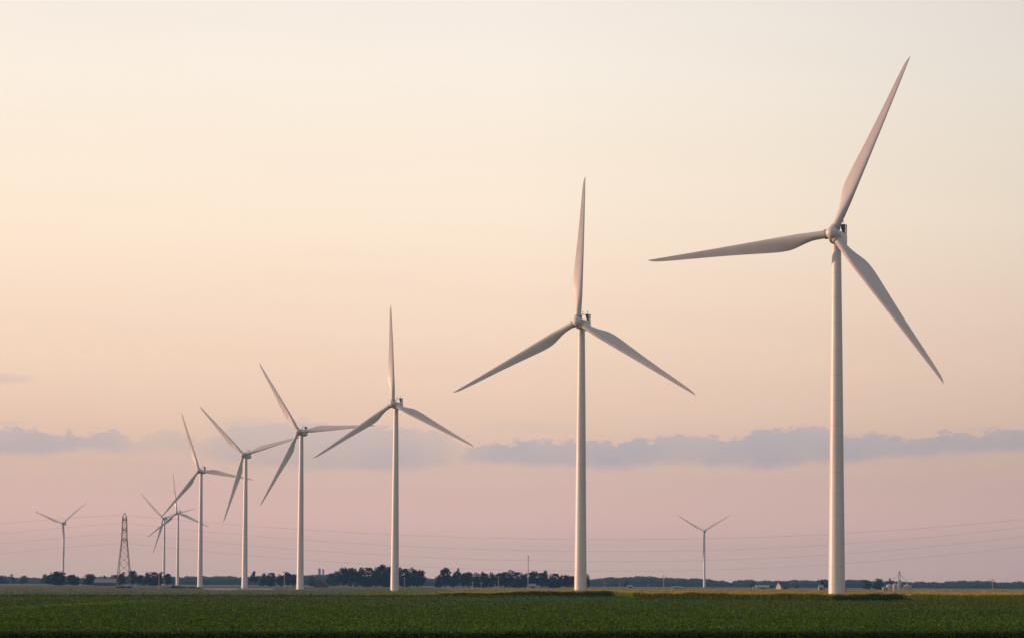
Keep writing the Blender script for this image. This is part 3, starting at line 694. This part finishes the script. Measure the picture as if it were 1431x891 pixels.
# ------------------------------------------------------------------ roadside utility poles
def pole(x, topy, D, label, arms=1, r=.16):
    h = px2h(D, topy, x); p = at(x, D); root = empty('utility_pole', p, R(12)); tag(root, label, 'utility pole', 'wooden utility poles')
    b = MB(); b.tube((0, 0, -.2), (0, 0, h), r*1.2, r*.8, 8); ob('post', b.mesh('post', M['wood'], True, 40), root)
    for i in range(arms):
        b = MB(); b.box((-1.2, -.3, h-.7-i*1.2), (1.2, -.16, h-.52-i*1.2)); arm = ob('crossarm', b.mesh('crossarm', M['wood']), root)
        for q in (-1.05, -.4, .4, 1.05):
            b = MB(); b.lathe([(.03, 0), (.09, .08), (.05, .16), (.09, .22), (0, .3)], 6); ob('insulator', b.mesh('insulator', M['bin'], True), arm, (q, -.23, h-.52-i*1.2))
pole(222, 800, 1300, 'pale thin pole standing in front of the clump below the twin far turbines')
pole(397.5, 797, 1500, 'thin pole just left of the fourth largest turbine tower')
pole(565.5, 806, 1700, 'short pole in front of the grove, right of the third largest turbine')
pole(660.5, 812, 1750, 'short pale pole, left one of the close pair before the middle tree row')
pole(672.5, 812.5, 1780, 'short pale pole, right one of the close pair before the middle tree row')
pole(696.5, 804, 1500, 'brightest pale pole in front of the middle tree row')
pole(738, 776, 2500, 'tall dark pole rising above the middle tree row', 3, .34)
pole(927.5, 803, 1900, 'pole with a dark top left of the smallest lone turbine', 2, .22)
pole(906, 816, 2300, 'very short faint pole left of the dark topped pole')
pole(845, 813, 2300, 'faint pole just right of the second largest turbine foot')
pole(866, 814, 2400, 'second faint pole right of the second largest turbine foot')
pole(1387, 808, 1500, 'lone pole near the right edge of the photo')

# ------------------------------------------------------------------ farm buildings
def gable(name, x, D, wpx, eave, ridge, depth, label, wallm, roofm, rz=0, wins=0, door=True, cat='barn', front=False):
    wm = wpx*D/FPX
    if front: wm, depth, rz = depth, wm, rz+R(90)
    p = at(x, D); root = empty(name, p, rz); tag(root, label, cat); X = wm/2; Y = depth/2
    b = MB(); b.add([(-X, -Y, 0), (X, -Y, 0), (X, Y, 0), (-X, Y, 0), (-X, -Y, eave), (X, -Y, eave), (X, Y, eave), (-X, Y, eave), (-X, 0, ridge), (X, 0, ridge)],
                    [(0, 1, 5, 4), (2, 3, 7, 6), (1, 2, 6, 9, 5), (3, 0, 4, 8, 7)]); ob('wall', b.mesh('wall', wallm), root)
    b = MB(); e = .35; k_ = (ridge-eave)/Y; t_ = .15
    for s_ in (-1, 1):
        y1 = s_*(Y+e); z1 = eave-k_*e
        b.add([(-X-e, 0, ridge+.02), (X+e, 0, ridge+.02), (X+e, y1, z1+.02), (-X-e, y1, z1+.02), (-X-e, 0, ridge+t_+.02), (X+e, 0, ridge+t_+.02), (X+e, y1, z1+t_+.02), (-X-e, y1, z1+t_+.02)],
              [(0, 1, 2, 3), (7, 6, 5, 4), (0, 4, 5, 1), (2, 6, 7, 3), (1, 5, 6, 2), (3, 7, 4, 0)])
    ob('roof', b.mesh('roof', roofm), root)
    if door:
        b = MB(); b.box((-1.2, -Y-.08, 0), (1.2, -Y+.02, min(3, eave*.8))); ob('door', b.mesh('door', M['roofdark']), root)
    for i in range(wins):
        xx = -X+(i+.5)*wm/wins
        if abs(xx) < 1.6: continue
        b = MB(); b.box((xx-.55, -Y-.05, 1.0), (xx+.55, -Y+.02, 2.3)); f = ob('window', b.mesh('window', M['shed']), root)
        b = MB(); b.box((xx-.42, -Y-.07, 1.12), (xx+.42, -Y-.051, 2.18)); ob('pane', b.mesh('pane', M['glass']), f)
    return root
gable('barn', 449, 2250, 19, 1.6, 5.6, 20, 'reddish barn with a pointed gable roof right of the fourth largest turbine', M['redwall'], M['barnred'], R(0), door=False, front=True)
gable('barn', 148, 2500, 30, 2.8, 6.2, 14, 'long low barn with grey roof and reddish wall left of the pylon', M['redwall'], M['metalroof'])
gable('farmhouse', 744, 2380, 8, 1.8, 3.6, 7, 'tiny white building at the foot of the middle tree row', M['shed'], M['shed'], wins=3, cat='house')
gable('shed', 752, 2400, 5, 1.3, 2.0, 5, 'tiny pale shed right of the tiny white building', M['shed'], M['shed'], door=False, cat='shed')
gable('shed', 946, 2700, 14, 1.0, 1.9, 10, 'long very low white roofed shed between far poles', M['shed'], M['shed'], cat='shed')
gable('shed', 880, 2700, 7, 1.4, 2.9, 7, 'small pale shed right of the second largest turbine foot', M['shed'], M['metalroof'], cat='shed')
gable('barn', 1065, 2350, 18, 1.8, 3.5, 16, 'low white metal barn left of the dark roofed house', M['shed'], M['shed'])
gable('storage_box', 1054, 2200, 4, 1.9, 2.1, 4, 'small white box shaped shed at the left end of the low white barn', M['shed'], M['shed'], door=False, cat='shed')
gable('farmhouse', 1094, 2550, 14, 2.7, 6.2, 9, 'white farmhouse with dark roof left of the small evergreen', M['shed'], M['roofdark'], R(25), wins=5, cat='house')
gable('shed', 1147, 2300, 6, 2.0, 4.0, 6, 'small pale gabled shed left of the nearest turbine tower foot', M['shed'], M['shed'], cat='shed')
gable('shed', 1237, 2250, 7, 1.6, 2.6, 6, 'small pale shed at the left foot of the grain bins', M['shed'], M['shed'], cat='shed')
def grain_bin(x, D, wpx, topy, label):
    r_ = wpx*D/FPX/2; h = px2h(D, topy, x); root = empty('grain_bin', at(x, D)); tag(root, label, 'grain bin', 'corrugated grain bins')
    prof = [(r_, 0)]; e = h-r_*.45; k_ = 14
    for i in range(k_): z = e*i/k_; prof += [(r_, z+.02), (r_+.05, z+e/k_*.5)]
    prof.append((r_, e)); b = MB(); b.lathe(prof, 28); ob('wall', b.mesh('wall', M['bin'], True, 60), root)
    b = MB(); b.lathe([(r_+.12, e), (r_*.18, h-.1), (r_*.18, h+.25), (0, h+.3)], 28); ob('roof', b.mesh('roof', M['bin'], True, 25), root)
GD = 2300
grain_bin(1243, GD, 9, 815, 'leftmost of the three grey grain bins beside the elevator tower')
grain_bin(1251, GD+8, 9, 814.5, 'grey grain bin directly left of the elevator tower')
grain_bin(1268, GD, 12, 815.5, 'widest grey grain bin, right of the elevator tower')
ge = empty('grain_elevator', at(1257, GD-10)); tag(ge, 'slim grain elevator tower with sloping spouts between grey bins', 'grain elevator')
eh = px2h(GD-10, 798, 1257)
b = MB(); b.box((-1.2, -1.2, 0), (1.2, 1.2, eh*.55)); ob('shaft', b.mesh('shaft', M['bin']), ge)
b = MB()
for sx in (-1, 1):
    for sy in (-1, 1): b.tube((sx*.8, sy*.8, eh*.55), (sx*.5, sy*.5, eh*.93), .12, n=4)
for i in range(4):
    z0, z1 = eh*(.55+.095*i), eh*(.55+.095*(i+1))
    b.tube((-.8, -.8, z0), (.8, -.8, z1), .09, n=4); b.tube((.8, -.8, z0), (-.8, -.8, z1), .09, n=4)
ob('lattice_frame', b.mesh('lattice_frame', M['bin']), ge)
b = MB(); b.box((-.7, -.7, eh*.9), (.7, .7, eh)); ob('head_house', b.mesh('head_house', M['bin']), ge)
for q in (-6.5, 6.8):
    b = MB(); b.tube((0, 0, eh*.88), (q, 4, eh*.48), .16, n=6); ob('spout', b.mesh('spout', M['bin']), ge)
# water tank and silo top above the trees by the third grove
for x, t_, lb in ((446, 793.5, 'wider pale silo top rising over the trees above the red barn'), (451.5, 794.5, 'narrow pale silo top right of the wider one above the red barn')):
    D_ = 5950; h = px2h(D_, t_, x); r_ = 2.9 if x < 450 else 1.8; root = empty('silo', at(x, D_)); tag(root, lb, 'silo', 'silos above the trees')
    b = MB(); b.lathe([(r_, 0), (r_, h-.8)], 20); ob('wall', b.mesh('wall', M['metalroof'], True), root)
    b = MB(); b.lathe([(r_+.08, h-.8), (r_*.7, h-.25), (0, h)], 20); ob('roof', b.mesh('roof', M['roofdark'], True), root)

# ------------------------------------------------------------------ haze
hm = bpy.data.materials.new('air_haze'); hm.use_nodes = True; t = hm.node_tree; t.nodes.clear()
pv = t.nodes.new('ShaderNodeVolumePrincipled'); pv.inputs['Color'].default_value = (.20, .50, 1.0, 1); pv.inputs['Density'].default_value = 5.8e-5; pv.inputs['Anisotropy'].default_value = 0.0
mo = t.nodes.new('ShaderNodeOutputMaterial'); t.links.new(pv.outputs[0], mo.inputs['Volume'])
b = MB(); b.box((-9300, -9300, -1.3), (9300, 9300, 135)); tag(ob('haze', b.mesh('haze', hm)), kind='stuff')
